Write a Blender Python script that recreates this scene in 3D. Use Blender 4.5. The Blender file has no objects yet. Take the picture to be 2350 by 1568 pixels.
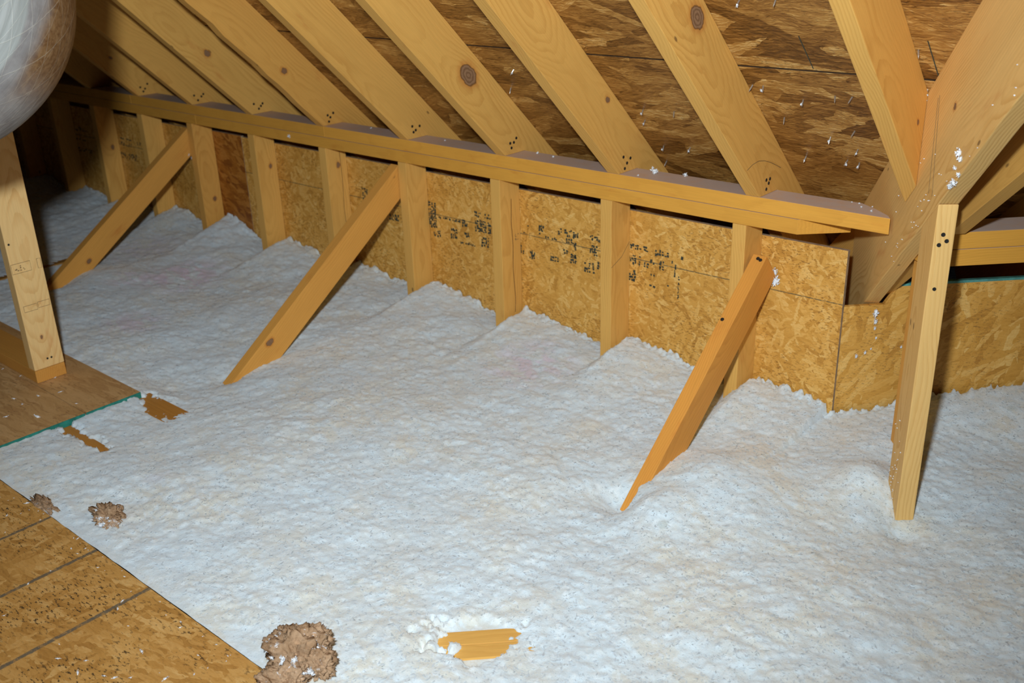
import bpy, bmesh, math, random
import numpy as np
from mathutils import Vector, Matrix, noise as mnoise

# ------------------------------------------------------------------ camera, light, exposure
ZO = 1.22                       # deck top is z = 0, the lens is 1.22 m above it
SC = bpy.context.scene
COL = SC.collection
SC.view_settings.view_transform = 'Standard'
SC.view_settings.look = 'None'
SC.view_settings.gamma = 1.0
SC.view_settings.use_curve_mapping = False
SC.view_settings.exposure = 0.0

YAW, PIT, ROL = math.radians(-41.85), math.radians(23.03), math.radians(-1.98)
cam = bpy.data.cameras.new('camera')
camo = bpy.data.objects.new('camera', cam)
COL.objects.link(camo)
fw = Vector((math.sin(YAW)*math.cos(PIT), math.cos(YAW)*math.cos(PIT), -math.sin(PIT)))
rt = Vector((math.cos(YAW), -math.sin(YAW), 0)); up = rt.cross(fw)
r2 = rt*math.cos(ROL)+up*math.sin(ROL); u2 = up*math.cos(ROL)-rt*math.sin(ROL)
M = Matrix((r2, u2, -fw)).transposed().to_4x4(); M.translation = (0, 0, ZO)
camo.matrix_world = M
cam.sensor_width = 36.0
cam.lens = 2316.0/2350.0*36.0
cam.clip_start = 0.05
cam.dof.use_dof = True
cam.dof.focus_distance = 2.15
cam.dof.aperture_fstop = 5.0
SC.camera = camo

w = bpy.data.worlds.new('attic_air'); SC.world = w; w.use_nodes = True
w.node_tree.nodes['Background'].inputs[0].default_value = (0.75, 0.80, 0.9, 1)
w.node_tree.nodes['Background'].inputs[1].default_value = 0.004

def lamp(name, kind, loc, energy, color, size, aim=None, cone=None, blend=1.0):
    l = bpy.data.lights.new(name, kind); l.energy = energy; l.color = color
    l.shadow_soft_size = size
    o = bpy.data.objects.new(name, l); COL.objects.link(o)
    o.location = (loc[0], loc[1], loc[2]+ZO)
    if kind == 'SPOT':
        l.spot_size = math.radians(cone); l.spot_blend = blend
        d = Vector(aim)-Vector(loc); o.rotation_euler = d.to_track_quat('-Z', 'Y').to_euler()
    return o
# the flash on the camera, zoomed in and turned a little to the left
fl = u2*0.21 - r2*0.125 - fw*0.05
lamp('camera_flash', 'SPOT', fl, 252.0, (0.86, 0.94, 1.0), 0.04, aim=(-2.25, 2.2, -0.76), cone=106, blend=1.0)
SC.cycles.max_bounces = 4
SC.cycles.diffuse_bounces = 3
SC.cycles.glossy_bounces = 2
SC.cycles.use_adaptive_sampling = True
SC.cycles.adaptive_threshold = 0.05

# ------------------------------------------------------------------ helpers
rnd = random.Random(7)
def tag(o, label=None, cat=None, group=None, kind=None):
    if label: o['label'] = label
    if cat: o['category'] = cat
    if group: o['group'] = group
    if kind: o['kind'] = kind
    return o
def V(x, y, z): return Vector((x, y, z+ZO))
def link(name, me, mat=None, parent=None, mw=None):
    o = bpy.data.objects.new(name, me); COL.objects.link(o)
    if mat: me.materials.append(mat)
    if mw is not None: o.matrix_world = mw
    if parent:
        o.parent = parent; o.matrix_parent_inverse = parent.matrix_world.inverted()
    return o
def frame(org, ax, az):
    ax = Vector(ax).normalized(); az = Vector(az).normalized(); ay = az.cross(ax).normalized(); az = ax.cross(ay)
    m = Matrix((ax, ay, az)).transposed().to_4x4(); m.translation = Vector((org[0], org[1], org[2]+ZO)); return m
def prism_mesh(name, poly, y0, y1, bev=0.0015, cutx=None):
    """poly in local (x, z), extruded along local y"""
    bm = bmesh.new()
    a = [bm.verts.new((p[0], y0, p[1])) for p in poly]
    b = [bm.verts.new((p[0], y1, p[1])) for p in poly]
    n = len(poly)
    bm.faces.new(a); bm.faces.new(b[::-1])
    for i in range(n): bm.faces.new((a[i], b[i], b[(i+1) % n], a[(i+1) % n]))
    bmesh.ops.recalc_face_normals(bm, faces=bm.faces)
    if bev:
        bmesh.ops.bevel(bm, geom=list(bm.edges), offset=bev, segments=2, profile=0.6, affect='EDGES')
    me = bpy.data.meshes.new(name); bm.to_mesh(me); bm.free(); return me
def box_mesh(name, x0, x1, y0, y1, z0, z1, bev=0.0015):
    return prism_mesh(name, [(x0, z0), (x1, z0), (x1, z1), (x0, z1)], y0, y1, bev)
def seedit(o, knot=None, warm=0.0, dark=1.0, kr=0.02):
    o['seed'] = rnd.uniform(0, 50)
    o['pith'] = rnd.uniform(-0.03, 0.05)
    k = knot or (99.0, 99.0)
    o['knotx'] = float(k[0]); o['knotz'] = float(k[1]); o['knotr'] = float(kr)
    o['warm'] = float(warm); o['dark'] = float(dark)
    return o

# ------------------------------------------------------------------ node helpers
class NT:
    def __init__(s, name):
        s.m = bpy.data.materials.new(name); s.m.use_nodes = True
        s.t = s.m.node_tree; s.n = s.t.nodes; s.l = s.t.links
        s.b = s.n['Principled BSDF']
    def new(s, t, **k):
        n = s.n.new(t)
        for a, v in k.items(): setattr(n, a, v)
        return n
    def put(s, sock, v):
        if hasattr(v, 'is_output') or isinstance(v, bpy.types.NodeSocket): s.l.new(v, sock)
        elif v is not None: sock.default_value = v
    def math(s, op, a, b=None, c=None, clamp=False):
        n = s.new('ShaderNodeMath', operation=op); n.use_clamp = clamp
        s.put(n.inputs[0], a); s.put(n.inputs[1], b)
        if c is not None: s.put(n.inputs[2], c)
        return n.outputs[0]
    def vmath(s, op, a, b=None):
        n = s.new('ShaderNodeVectorMath', operation=op)
        s.put(n.inputs[0], a); s.put(n.inputs[1], b)
        return n.outputs[0]
    def mix(s, f, a, b, blend='MIX'):
        n = s.new('ShaderNodeMix', data_type='RGBA', blend_type=blend)
        s.put(n.inputs[0], f); s.put(n.inputs[6], a if not isinstance(a, tuple) else (*a, 1)[:4]); s.put(n.inputs[7], b if not isinstance(b, tuple) else (*b, 1)[:4])
        return n.outputs[2]
    def mapping(s, v, loc=(0, 0, 0), rot=(0, 0, 0), scale=(1, 1, 1)):
        n = s.new('ShaderNodeMapping'); s.l.new(v, n.inputs[0])
        s.put(n.inputs[1], loc); n.inputs[2].default_value = rot; n.inputs[3].default_value = scale
        return n.outputs[0]
    def noise(s, v, scale=5, detail=3, rough=0.5, dist=0):
        n = s.new('ShaderNodeTexNoise'); s.l.new(v, n.inputs['Vector'])
        n.inputs['Scale'].default_value = scale; n.inputs['Detail'].default_value = detail
        n.inputs['Roughness'].default_value = rough; n.inputs['Distortion'].default_value = dist
        return n.outputs[0]
    def vor(s, v, scale=5, feat='F1', rand=1.0):
        n = s.new('ShaderNodeTexVoronoi', feature=feat); s.l.new(v, n.inputs['Vector'])
        n.inputs['Scale'].default_value = scale; n.inputs['Randomness'].default_value = rand
        return n
    def ramp(s, f, stops, interp='LINEAR'):
        n = s.new('ShaderNodeValToRGB'); r = n.color_ramp; r.interpolation = interp
        while len(r.elements) < len(stops): r.elements.new(0.5)
        for e, (p, c) in zip(r.elements, stops):
            e.position = p; e.color = (*c, 1) if len(c) == 3 else c
        s.put(n.inputs[0], f); return n.outputs[0]
    def smooth(s, v, a, b, c=0.0, d=1.0):
        n = s.new('ShaderNodeMapRange', interpolation_type='SMOOTHSTEP')
        s.put(n.inputs[0], v); s.put(n.inputs[1], a); s.put(n.inputs[2], b); s.put(n.inputs[3], c); s.put(n.inputs[4], d)
        return n.outputs[0]
    def sep(s, v):
        n = s.new('ShaderNodeSeparateXYZ'); s.l.new(v, n.inputs[0]); return n.outputs
    def comb(s, x, y, z):
        n = s.new('ShaderNodeCombineXYZ'); s.put(n.inputs[0], x); s.put(n.inputs[1], y); s.put(n.inputs[2], z); return n.outputs[0]
    def attr(s, name):
        n = s.new('ShaderNodeAttribute', attribute_type='OBJECT', attribute_name=name); return n.outputs['Fac']
    def bump(s, h, strength=0.3, dist=0.002):
        n = s.new('ShaderNodeBump'); n.inputs['Strength'].default_value = strength; n.inputs['Distance'].default_value = dist
        s.l.new(h, n.inputs['Height']); s.l.new(n.outputs[0], s.b.inputs['Normal'])
    def fin(s, col, rough=0.7, spec=0.3):
        s.put(s.b.inputs['Base Color'], col if not isinstance(col, tuple) else (*col, 1))
        s.put(s.b.inputs['Roughness'], rough); s.b.inputs['Specular IOR Level'].default_value = spec
        return s.m

def lumber_mat(name, light, dark, sat=1.0, dust=0.0, ring=0.55):
    t = NT(name)
    oc = t.new('ShaderNodeTexCoord').outputs['Object']
    sd = t.attr('seed')
    off = t.comb(sd, t.math('MULTIPLY', sd, 0.37), t.math('MULTIPLY', sd, 0.71))
    p = t.vmath('ADD', oc, off)
    x, y, z = t.sep(oc)
    # knot distance, in the wide face plane
    kx = t.math('SUBTRACT', x, t.attr('knotx')); kz = t.math('SUBTRACT', z, t.attr('knotz'))
    kx2 = t.math('MULTIPLY', kx, 0.72)
    wob = t.math('MULTIPLY', t.math('SUBTRACT', t.noise(t.mapping(p, scale=(1, 1, 1)), 60, 2), 0.5), 0.012)
    kd = t.math('ADD', t.math('SQRT', t.math('ADD', t.math('MULTIPLY', kx2, kx2), t.math('MULTIPLY', kz, kz))), wob)
    kr = t.attr('knotr')
    kn = t.math('DIVIDE', kd, kr)                                  # 1 at the knot's rim
    swirl = t.smooth(kn, 1.0, 5.0, 1.0, 0.0)
    # growth rings about a pith line that drifts along the board
    drift = t.noise(t.mapping(p, scale=(0.9, 0.1, 0.1)), 1.5, 2)
    dr2 = t.noise(t.mapping(p, scale=(0.9, 0.1, 0.1), loc=(31, 7, 2)), 1.2, 2)
    yy = t.math('ADD', t.math('ADD', y, 0.055), t.math('MULTIPLY', t.math('SUBTRACT', drift, 0.5), 0.16))
    zz = t.math('ADD', t.math('SUBTRACT', z, 0.045), t.math('ADD', t.attr('pith'), t.math('MULTIPLY', t.math('SUBTRACT', dr2, 0.5), 0.10)))
    fine = t.math('MULTIPLY', t.math('SUBTRACT', t.noise(t.mapping(p, scale=(3, 12, 12)), 3, 3), 0.5), 0.010)
    rr = t.math('ADD', t.math('SQRT', t.math('ADD', t.math('MULTIPLY', yy, yy), t.math('MULTIPLY', zz, zz))), fine)
    rr = t.math('ADD', rr, t.math('MULTIPLY', swirl, t.math('MULTIPLY', kr, -0.55)))
    ph = t.math('FRACT', t.math('MULTIPLY', rr, 165.0))
    line = t.math('MULTIPLY', t.smooth(ph, 0.35, 0.9), t.smooth(ph, 0.93, 1.0, 1.0, 0.0))
    amt = t.noise(t.mapping(p, scale=(1, 4, 4), loc=(5, 1, 9)), 3, 2)
    line = t.math('MULTIPLY', line, t.smooth(amt, 0.3, 0.75, 0.10, ring))
    fib = t.noise(t.mapping(p, scale=(4, 160, 160)), 2.5, 3, 0.6)
    base = t.mix(t.noise(t.mapping(p, scale=(1, 5, 5)), 2.4, 3), tuple(c*1.08 for c in light), tuple(a*0.62+b*0.38 for a, b in zip(light, dark)))
    col = t.mix(line, base, dark)
    col = t.mix(t.math('MULTIPLY', t.smooth(fib, 0.35, 0.75), 0.22), col, tuple(c*0.62 for c in light))
    # blotches, resin, small specks
    bl = t.smooth(t.noise(t.mapping(p, scale=(1.2, 4, 4), loc=(2, 8, 1)), 5, 4, 0.6), 0.60, 0.80)
    col = t.mix(t.math('MULTIPLY', bl, 0.45), col, (dark[0]*0.95, dark[1]*0.62, dark[2]*0.6))
    sv = t.vor(t.mapping(p, scale=(1, 2.2, 2.2)), 9)
    sp = t.math('MULTIPLY', t.smooth(sv.outputs['Distance'], 0.05, 0.10, 1.0, 0.0), t.math('GREATER_THAN', t.sep(sv.outputs['Color'])[0], 0.80))
    col = t.mix(t.math('MULTIPLY', sp, 0.7), col, (0.10, 0.045, 0.02))
    # the knot itself
    kring = t.math('MULTIPLY', t.math('SINE', t.math('MULTIPLY', kn, 17.0)), 0.5)
    kcol = t.mix(t.math('ADD', kring, 0.5, clamp=True), (0.20, 0.105, 0.05), (0.33, 0.19, 0.10))
    halo = t.smooth(kn, 0.95, 1.9, 0.55, 0.0)
    col = t.mix(halo, col, (dark[0]*0.9, dark[1]*0.66, dark[2]*0.6))
    col = t.mix(t.smooth(kn, 0.90, 1.04, 1.0, 0.0), col, kcol)
    col = t.mix(t.math('MULTIPLY', t.math('MULTIPLY', t.smooth(kn, 0.86, 1.0), t.smooth(kn, 1.0, 1.12, 1.0, 0.0)), 0.7), col, (0.08, 0.035, 0.02))
    # redder boards
    col = t.mix(t.attr('warm'), col, t.mix(1.0, col, (1.0, 0.74, 0.45), 'MULTIPLY'))
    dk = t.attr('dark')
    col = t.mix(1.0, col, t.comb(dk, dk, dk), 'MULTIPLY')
    if dust:
        nz = t.sep(t.new('ShaderNodeNewGeometry').outputs['True Normal'])[2]
        dn = t.noise(p, 35, 4, 0.6)
        col = t.mix(t.math('MULTIPLY', t.smooth(nz, 0.9, 0.99), t.smooth(dn, 0.2, 0.6, dust*0.75, dust)), col, (0.60, 0.48, 0.42))
    hgt = t.math('ADD', t.math('MULTIPLY', fib, 0.6), t.math('MULTIPLY', line, -0.5))
    t.bump(hgt, 0.35, 0.0012)
    return t.fin(col, 0.62, 0.25)

def strand_mat(name, palette, flake=26.0, aspect=4.5, base_rot=0.0, spread=1.0, speck=0.4, speckcol=(0.07, 0.035, 0.012), speckscale=90, fiber=0.5, contrast=1.0, stops=None, bump=0.5, lines=None, gloss=0.6, layers=4, streak=0.35, sdir=0.0, stx=5.5, stf=0.55):
    """pressed wood strands: stretched cells in several directions laid over each other (local x, z plane)"""
    t = NT(name)
    oc = t.new('ShaderNodeTexCoord').outputs['Object']
    x, y, z = t.sep(oc)
    flat = t.comb(x, z, t.math('MULTIPLY', y, 0.3))
    wn = t.new('ShaderNodeTexNoise'); t.l.new(flat, wn.inputs['Vector']); wn.inputs['Scale'].default_value = 9.0
    wv = t.vmath('MULTIPLY', t.vmath('SUBTRACT', wn.outputs['Color'], (0.5, 0.5, 0.5)), (0.03, 0.03, 0.0))
    flat2 = t.vmath('ADD', flat, wv)
    wn2 = t.new('ShaderNodeTexNoise'); t.l.new(flat, wn2.inputs['Vector']); wn2.inputs['Scale'].default_value = 55.0; wn2.inputs['Detail'].default_value = 2
    flat2 = t.vmath('ADD', flat2, t.vmath('MULTIPLY', t.vmath('SUBTRACT', wn2.outputs['Color'], (0.5, 0.5, 0.5)), (0.014, 0.009, 0.0)))
    best = None; tone = None; hgt = None
    R = random.Random(name)
    for k in range(layers):
        a = base_rot+R.uniform(-1, 1)*spread if k else base_rot
        n = t.new('ShaderNodeMapping', vector_type='TEXTURE')
        t.l.new(flat2, n.inputs[0])
        n.inputs[1].default_value = (R.uniform(0, 9), R.uniform(0, 9), 0)
        n.inputs[2].default_value = (0, 0, a)
        asp = aspect*R.uniform(0.7, 1.4)
        n.inputs[3].default_value = (asp, 1.0, 1.0)
        v = n.outputs[0]
        vr = t.new('ShaderNodeTexVoronoi', feature='F1', voronoi_dimensions='2D'); t.l.new(v, vr.inputs['Vector'])
        vr.inputs['Scale'].default_value = flake*R.uniform(0.75, 1.35)
        c = t.sep(vr.outputs['Color'])
        fb = t.noise(t.mapping(v, scale=(1.2, 30, 1)), flake*0.35, 2)
        tn = t.math('ADD', c[1], t.math('MULTIPLY', t.math('SUBTRACT', fb, 0.5), fiber))
        hh = t.math('SUBTRACT', c[0], t.math('MULTIPLY', vr.outputs['Distance'], 0.35))
        if best is None: best, tone = hh, tn
        else:
            g = t.math('GREATER_THAN', hh, best)
            tone = t.math('ADD', t.math('MULTIPLY', g, tn), t.math('MULTIPLY', t.math('SUBTRACT', 1.0, g), tone))
            best = t.math('MAXIMUM', hh, best)
    tone = t.math('ADD', t.math('MULTIPLY', t.math('SUBTRACT', tone, 0.5), contrast), 0.5)
    stn = t.noise(t.mapping(flat2, rot=(0, 0, -sdir), scale=(1.0, stx, 1.0)), flake*stf, 5, 0.68, 0.6)
    tone = t.math('ADD', tone, t.math('MULTIPLY', t.math('SUBTRACT', stn, 0.5), streak*3.0))
    pit = t.smooth(t.noise(t.mapping(flat2, rot=(0, 0, -sdir), loc=(3, 5, 1), scale=(1.0, 3.0, 1.0)), flake*0.9, 4, 0.7), 0.62, 0.74)
    tone = t.math('SUBTRACT', tone, t.math('MULTIPLY', pit, streak*1.0))
    col = t.ramp(tone, palette)
    big = t.noise(flat, 3.0, 3)
    col = t.mix(t.smooth(big, 0.35, 0.7, 0.0, 0.28), col, t.mix(1.0, col, (0.70, 0.58, 0.42), 'MULTIPLY'))
    if speck:
        sv = t.noise(t.mapping(flat, rot=(0, 0, base_rot), scale=(1.0, 2.6, 1)), speckscale, 3, 0.65)
        sm = t.noise(flat, 7, 2)
        m = t.math('MULTIPLY', t.smooth(sv, 0.560, 0.612), t.smooth(sm, 0.38, 0.60, 0.15, 1.0))
        col = t.mix(t.math('MULTIPLY', m, speck), col, speckcol)
    for (axis, pos, half, lc, seedk) in (lines or []):
        s = x if axis == 'x' else z
        o = z if axis == 'x' else x
        jit = t.math('MULTIPLY', t.math('SUBTRACT', t.noise(flat, 60, 2), 0.5), half*0.9)
        d = t.math('ABSOLUTE', t.math('ADD', t.math('SUBTRACT', s, pos), jit))
        m = t.math('MULTIPLY', t.smooth(d, half*0.6, half, 1.0, 0.0), t.smooth(t.noise(flat, 95, 3, 0.7), 0.33, 0.52, 0.35, 1.0))
        col = t.mix(t.math('MULTIPLY', m, 0.9), col, lc)
    t.bump(t.math('ADD', best, t.math('MULTIPLY', tone, 0.5)), bump, 0.003)
    return t.fin(col, gloss, 0.35)

WOOD = lumber_mat('spruce_lumber', (0.80, 0.455, 0.115), (0.58, 0.265, 0.050), dust=0.0, ring=0.50)
CREAM = lumber_mat('cream_fir', (0.86, 0.55, 0.20), (0.66, 0.34, 0.085), ring=0.75)
PLATEW = lumber_mat('plate_lumber', (0.79, 0.39, 0.060), (0.57, 0.24, 0.030), dust=0.95, ring=0.28)
PINE = lumber_mat('pale_pine', (0.86, 0.60, 0.26), (0.66, 0.33, 0.09), ring=0.7)
ORANGE = lumber_mat('orange_pine', (0.80, 0.40, 0.085), (0.56, 0.22, 0.035), ring=0.35)
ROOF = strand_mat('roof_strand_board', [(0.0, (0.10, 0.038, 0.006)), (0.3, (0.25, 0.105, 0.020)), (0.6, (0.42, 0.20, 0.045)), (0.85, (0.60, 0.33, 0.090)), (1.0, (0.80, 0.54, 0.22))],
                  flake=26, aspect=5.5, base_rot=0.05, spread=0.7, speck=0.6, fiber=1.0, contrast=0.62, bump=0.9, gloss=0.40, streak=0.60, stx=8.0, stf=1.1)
GOLD = [(0.0, (0.44, 0.195, 0.030)), (0.3, (0.67, 0.335, 0.058)), (0.65, (0.78, 0.42, 0.092)), (1.0, (0.92, 0.60, 0.20))]
WALL = strand_mat('wall_strand_board', GOLD, flake=95, aspect=4.2, base_rot=0.5, spread=1.6, speck=0.75, speckcol=(0.24, 0.10, 0.018), speckscale=85, fiber=0.6, contrast=0.70, bump=0.3, streak=0.22,
                  lines=[('z', -0.069, 0.0019, (0.15, 0.11, 0.05), 1)])
RUST = strand_mat('rust_strand_board', [(0.0, (0.22, 0.06, 0.006)), (0.5, (0.42, 0.15, 0.016)), (1.0, (0.56, 0.24, 0.045))], flake=60, aspect=3.2, speck=0.3, fiber=0.4, contrast=0.8, bump=0.3)
WALL2 = strand_mat('side_strand_board', GOLD, flake=52, aspect=5, base_rot=0.9, spread=1.5, speck=0.6, speckcol=(0.20, 0.10, 0.03), speckscale=90, fiber=0.6, contrast=0.7, bump=0.4, streak=0.25, sdir=0.8)
DECK = strand_mat('deck_strand_board', [(0.0, (0.38, 0.175, 0.035)), (0.4, (0.58, 0.30, 0.075)), (0.7, (0.68, 0.38, 0.115)), (1.0, (0.80, 0.53, 0.21))],
                  flake=62, aspect=4.0, base_rot=0.3, spread=1.6, speck=0.95, speckcol=(0.075, 0.045, 0.02), speckscale=72, streak=0.24, sdir=0.3, fiber=0.5, contrast=0.6, bump=0.35,
                  lines=[('x', -2.086, 0.0055, (0.13, 0.115, 0.085), 1), ('x', -1.880, 0.006, (0.13, 0.115, 0.085), 2), ('x', -1.668, 0.006, (0.13, 0.115, 0.085), 3)])
PLY = strand_mat('brown_plywood', [(0.0, (0.46, 0.25, 0.095)), (0.5, (0.62, 0.37, 0.15)), (1.0, (0.72, 0.46, 0.21))], flake=60, aspect=9, base_rot=0.0, spread=0.25, speck=0.5, speckcol=(0.2, 0.1, 0.04), speckscale=45, fiber=0.4, contrast=0.6, bump=0.2)

def flat_mat(name, c, rough=0.6, metal=0.0, var=0.25, scale=60):
    t = NT(name); oc = t.new('ShaderNodeTexCoord').outputs['Object']
    n = t.noise(oc, scale, 3, 0.6)
    col = t.mix(t.smooth(n, 0.3, 0.7), tuple(v*(1-var) for v in c), tuple(min(1, v*(1+var)) for v in c))
    t.b.inputs['Metallic'].default_value = metal
    return t.fin(col, rough, 0.4)
TEAL = flat_mat('teal_edge_paint', (0.02, 0.20, 0.155), 0.5)
TEAL2 = flat_mat('pale_teal_edge_paint', (0.10, 0.32, 0.28), 0.5)
EDGE = flat_mat('board_edge_fibre', (0.36, 0.26, 0.17), 0.8)
NAIL = flat_mat('dark_nail_steel', (0.05, 0.045, 0.04), 0.45, 0.6)
NAILB = flat_mat('bright_nail_steel', (0.55, 0.52, 0.46), 0.35, 0.8)
INK = flat_mat('stamp_ink', (0.045, 0.05, 0.035), 0.8, var=0.5, scale=150)
INKP = flat_mat('pale_stamp_ink', (0.24, 0.14, 0.06), 0.8, var=0.3, scale=150)
PENCIL = flat_mat('pencil_graphite', (0.16, 0.10, 0.05), 0.7)

# ------------------------------------------------------------------ loose fill material and height field
def hash2(ix, iy, s):
    n = (ix.astype(np.int64)*374761393 + iy.astype(np.int64)*668265263 + s*1442695041) & 0xffffffff
    n = ((n ^ (n >> 13))*1274126177) & 0xffffffff
    n = (n ^ (n >> 16))
    return (n & 0xffffff)/float(0xffffff)
def vnoise(x, y, s=0):
    ix = np.floor(x); iy = np.floor(y); fx = x-ix; fy = y-iy
    fx = fx*fx*fx*(fx*(fx*6-15)+10); fy = fy*fy*fy*(fy*(fy*6-15)+10)
    a = hash2(ix, iy, s); b = hash2(ix+1, iy, s); c = hash2(ix, iy+1, s); d = hash2(ix+1, iy+1, s)
    return (a*(1-fx)+b*fx)*(1-fy)+(c*(1-fx)+d*fx)*fy
def fbm(x, y, s=0, o=4):
    v = 0; a = 0.5; t = 0
    for k in range(o):
        v = v+a*vnoise(x*2**k, y*2**k, s+k*17); t += a; a *= 0.55
    return v/t
def worley(x, y, s=0):
    ix = np.floor(x); iy = np.floor(y); best = np.full(x.shape, 9.0)
    for dx in (-1, 0, 1):
        for dy in (-1, 0, 1):
            cx = ix+dx; cy = iy+dy
            px = cx+hash2(cx, cy, s); py = cy+hash2(cx, cy, s+5)
            best = np.minimum(best, (px-x)**2+(py-y)**2)
    return np.sqrt(best)
def sst(a, b, v):
    t = np.clip((v-a)/(b-a), 0, 1); return t*t*(3-2*t)
STUD0 = -1.2035
def gauss(X, Y, cx, cy, r): return np.exp(-((X-cx)**2+(Y-cy)**2)/(r*r))
def height(X, Y, detail=True, mask=False):
    BM = np.zeros(X.shape)
    h = -1.222+0.022*(fbm(X*2.6, Y*2.6, 3, 3)-0.5)*2
    wall = np.where(X < -0.93, 2.275, X+3.21)
    d = wall-Y
    wv = sst(0.42, 0.02, d)
    saw = ((X-STUD0)/0.4064) % 1.0
    saw = np.where(saw < 0.12, saw/0.12, 1-(saw-0.12)/0.88)
    h = h+wv*(0.004+0.052*saw*np.where(X < -0.95, 1, 0)+np.where(X >= -0.95, 0.045*sst(-0.95, -0.62, X), 0))
    h = h+0.008*gauss(X, Y, -2.36, 2.27, 0.10)+0.04*gauss(X, Y, -3.55, 2.27, 0.12)+0.03*gauss(X, Y, -3.9, 2.27, 0.15)
    # stud 2x4 feet stand in small dips on their room side
    # drifts and pits round the braces and the post
    h = h+0.050*gauss(X, Y, -1.02, 1.80, 0.14)+0.025*gauss(X, Y, -1.05, 1.62, 0.07)
    h = h-0.034*gauss(X, Y, -1.15, 1.35, 0.42)-0.045*gauss(X, Y, -1.155, 1.64, 0.055)-0.022*gauss(X, Y, -2.5, 1.4, 0.25)-0.022*gauss(X, Y, -2.46, 1.47, 0.05)-0.045*gauss(X, Y, -3.70, 1.54, 0.10)-0.028*gauss(X, Y, -0.55, 1.85, 0.22)-0.022*gauss(X, Y, -0.61, 1.91, 0.04)
    h = h+0.012*gauss(X, Y, -3.60, 1.66, 0.12)+0.045*gauss(X, Y, -0.73, 2.00, 0.075)
    # level with the deck along its edge, and lower beside the plywood
    near = sst(0.30, 0.0, Y-0.753)
    h = h*(1-near)+(-1.2245+0.006*(fbm(X*14, Y*14, 9, 2)-0.5))*near
    ply = sst(0.10, 0.0, np.maximum(np.maximum(X+2.524, 0.757-Y), np.maximum(Y-1.228, 0)))*0.9
    h = h*(1-ply)+(-1.229)*ply
    if detail:
        fl_ = sst(0.0, 0.05, Y-0.753)*0.8+0.2
        wx = X+0.02*(fbm(X*9, Y*9, 21, 2)-0.5); wy = Y+0.02*(fbm(X*9, Y*9, 22, 2)-0.5)
        w1 = worley(wx*15, wy*17, 31); w2 = worley(wx*38, wy*42, 41)
        h = h+fl_*0.0042*np.exp(-(w1*2.3)**2)*(0.1+1.6*fbm(X*3, Y*3, 77, 2))
        h = h+fl_*0.0024*np.exp(-(w2*2.3)**2)*(0.3+1.4*fbm(X*6, Y*6, 78, 2))+fl_*0.008*(fbm(X*9, Y*9, 55, 3)-0.5)
        h = h+fl_*0.0020*(fbm(X*110, Y*110, 51, 3)-0.5)*2
    if detail:      # ragged fringe where the fill meets the boards
        h = h+sst(0.06, 0.0, d)*(0.016*(fbm(X*45, Y*18, 61, 3)-0.5)*2+0.008*(vnoise(X*160, Y*90, 62)-0.5)*2)
    # bare framing showing through
    def bare(x0, x1, y0, y1, z, ragged=0.012):
        nonlocal h, BM
        r = (fbm(X*55, Y*55, 88, 3)-0.5)*ragged*4
        m = np.maximum(np.maximum(x0-X, X-x1), np.maximum(y0-Y, Y-y1))+r
        k = sst(0.008, -0.006, m)
        h = h*(1-k)+np.minimum(h, z)*k; BM = np.maximum(BM, k)
    bare(-2.54, -2.30, 0.985, 1.018, -1.247, 0.013)
    bare(-2.53, -2.345, 1.205, 1.258, -1.247, 0.022)
    h = h-0.008*gauss(X, Y, -1.075, 1.075, 0.10)
    u = (X+1.075)*0.7071+(Y-1.075)*0.7071; v = -(X+1.075)*0.7071+(Y-1.075)*0.7071
    r = (fbm(X*34, Y*34, 188, 4)-0.5)*0.110+(fbm(X*130, Y*130, 189, 2)-0.5)*0.016
    m = np.sqrt((u/1.35)**2+v**2)-0.056+r
    k = sst(0.022, -0.012, m); h = h*(1-k)+np.minimum(h, -1.2515)*k; BM = np.maximum(BM, k)
    return (h, BM) if mask else h

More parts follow.
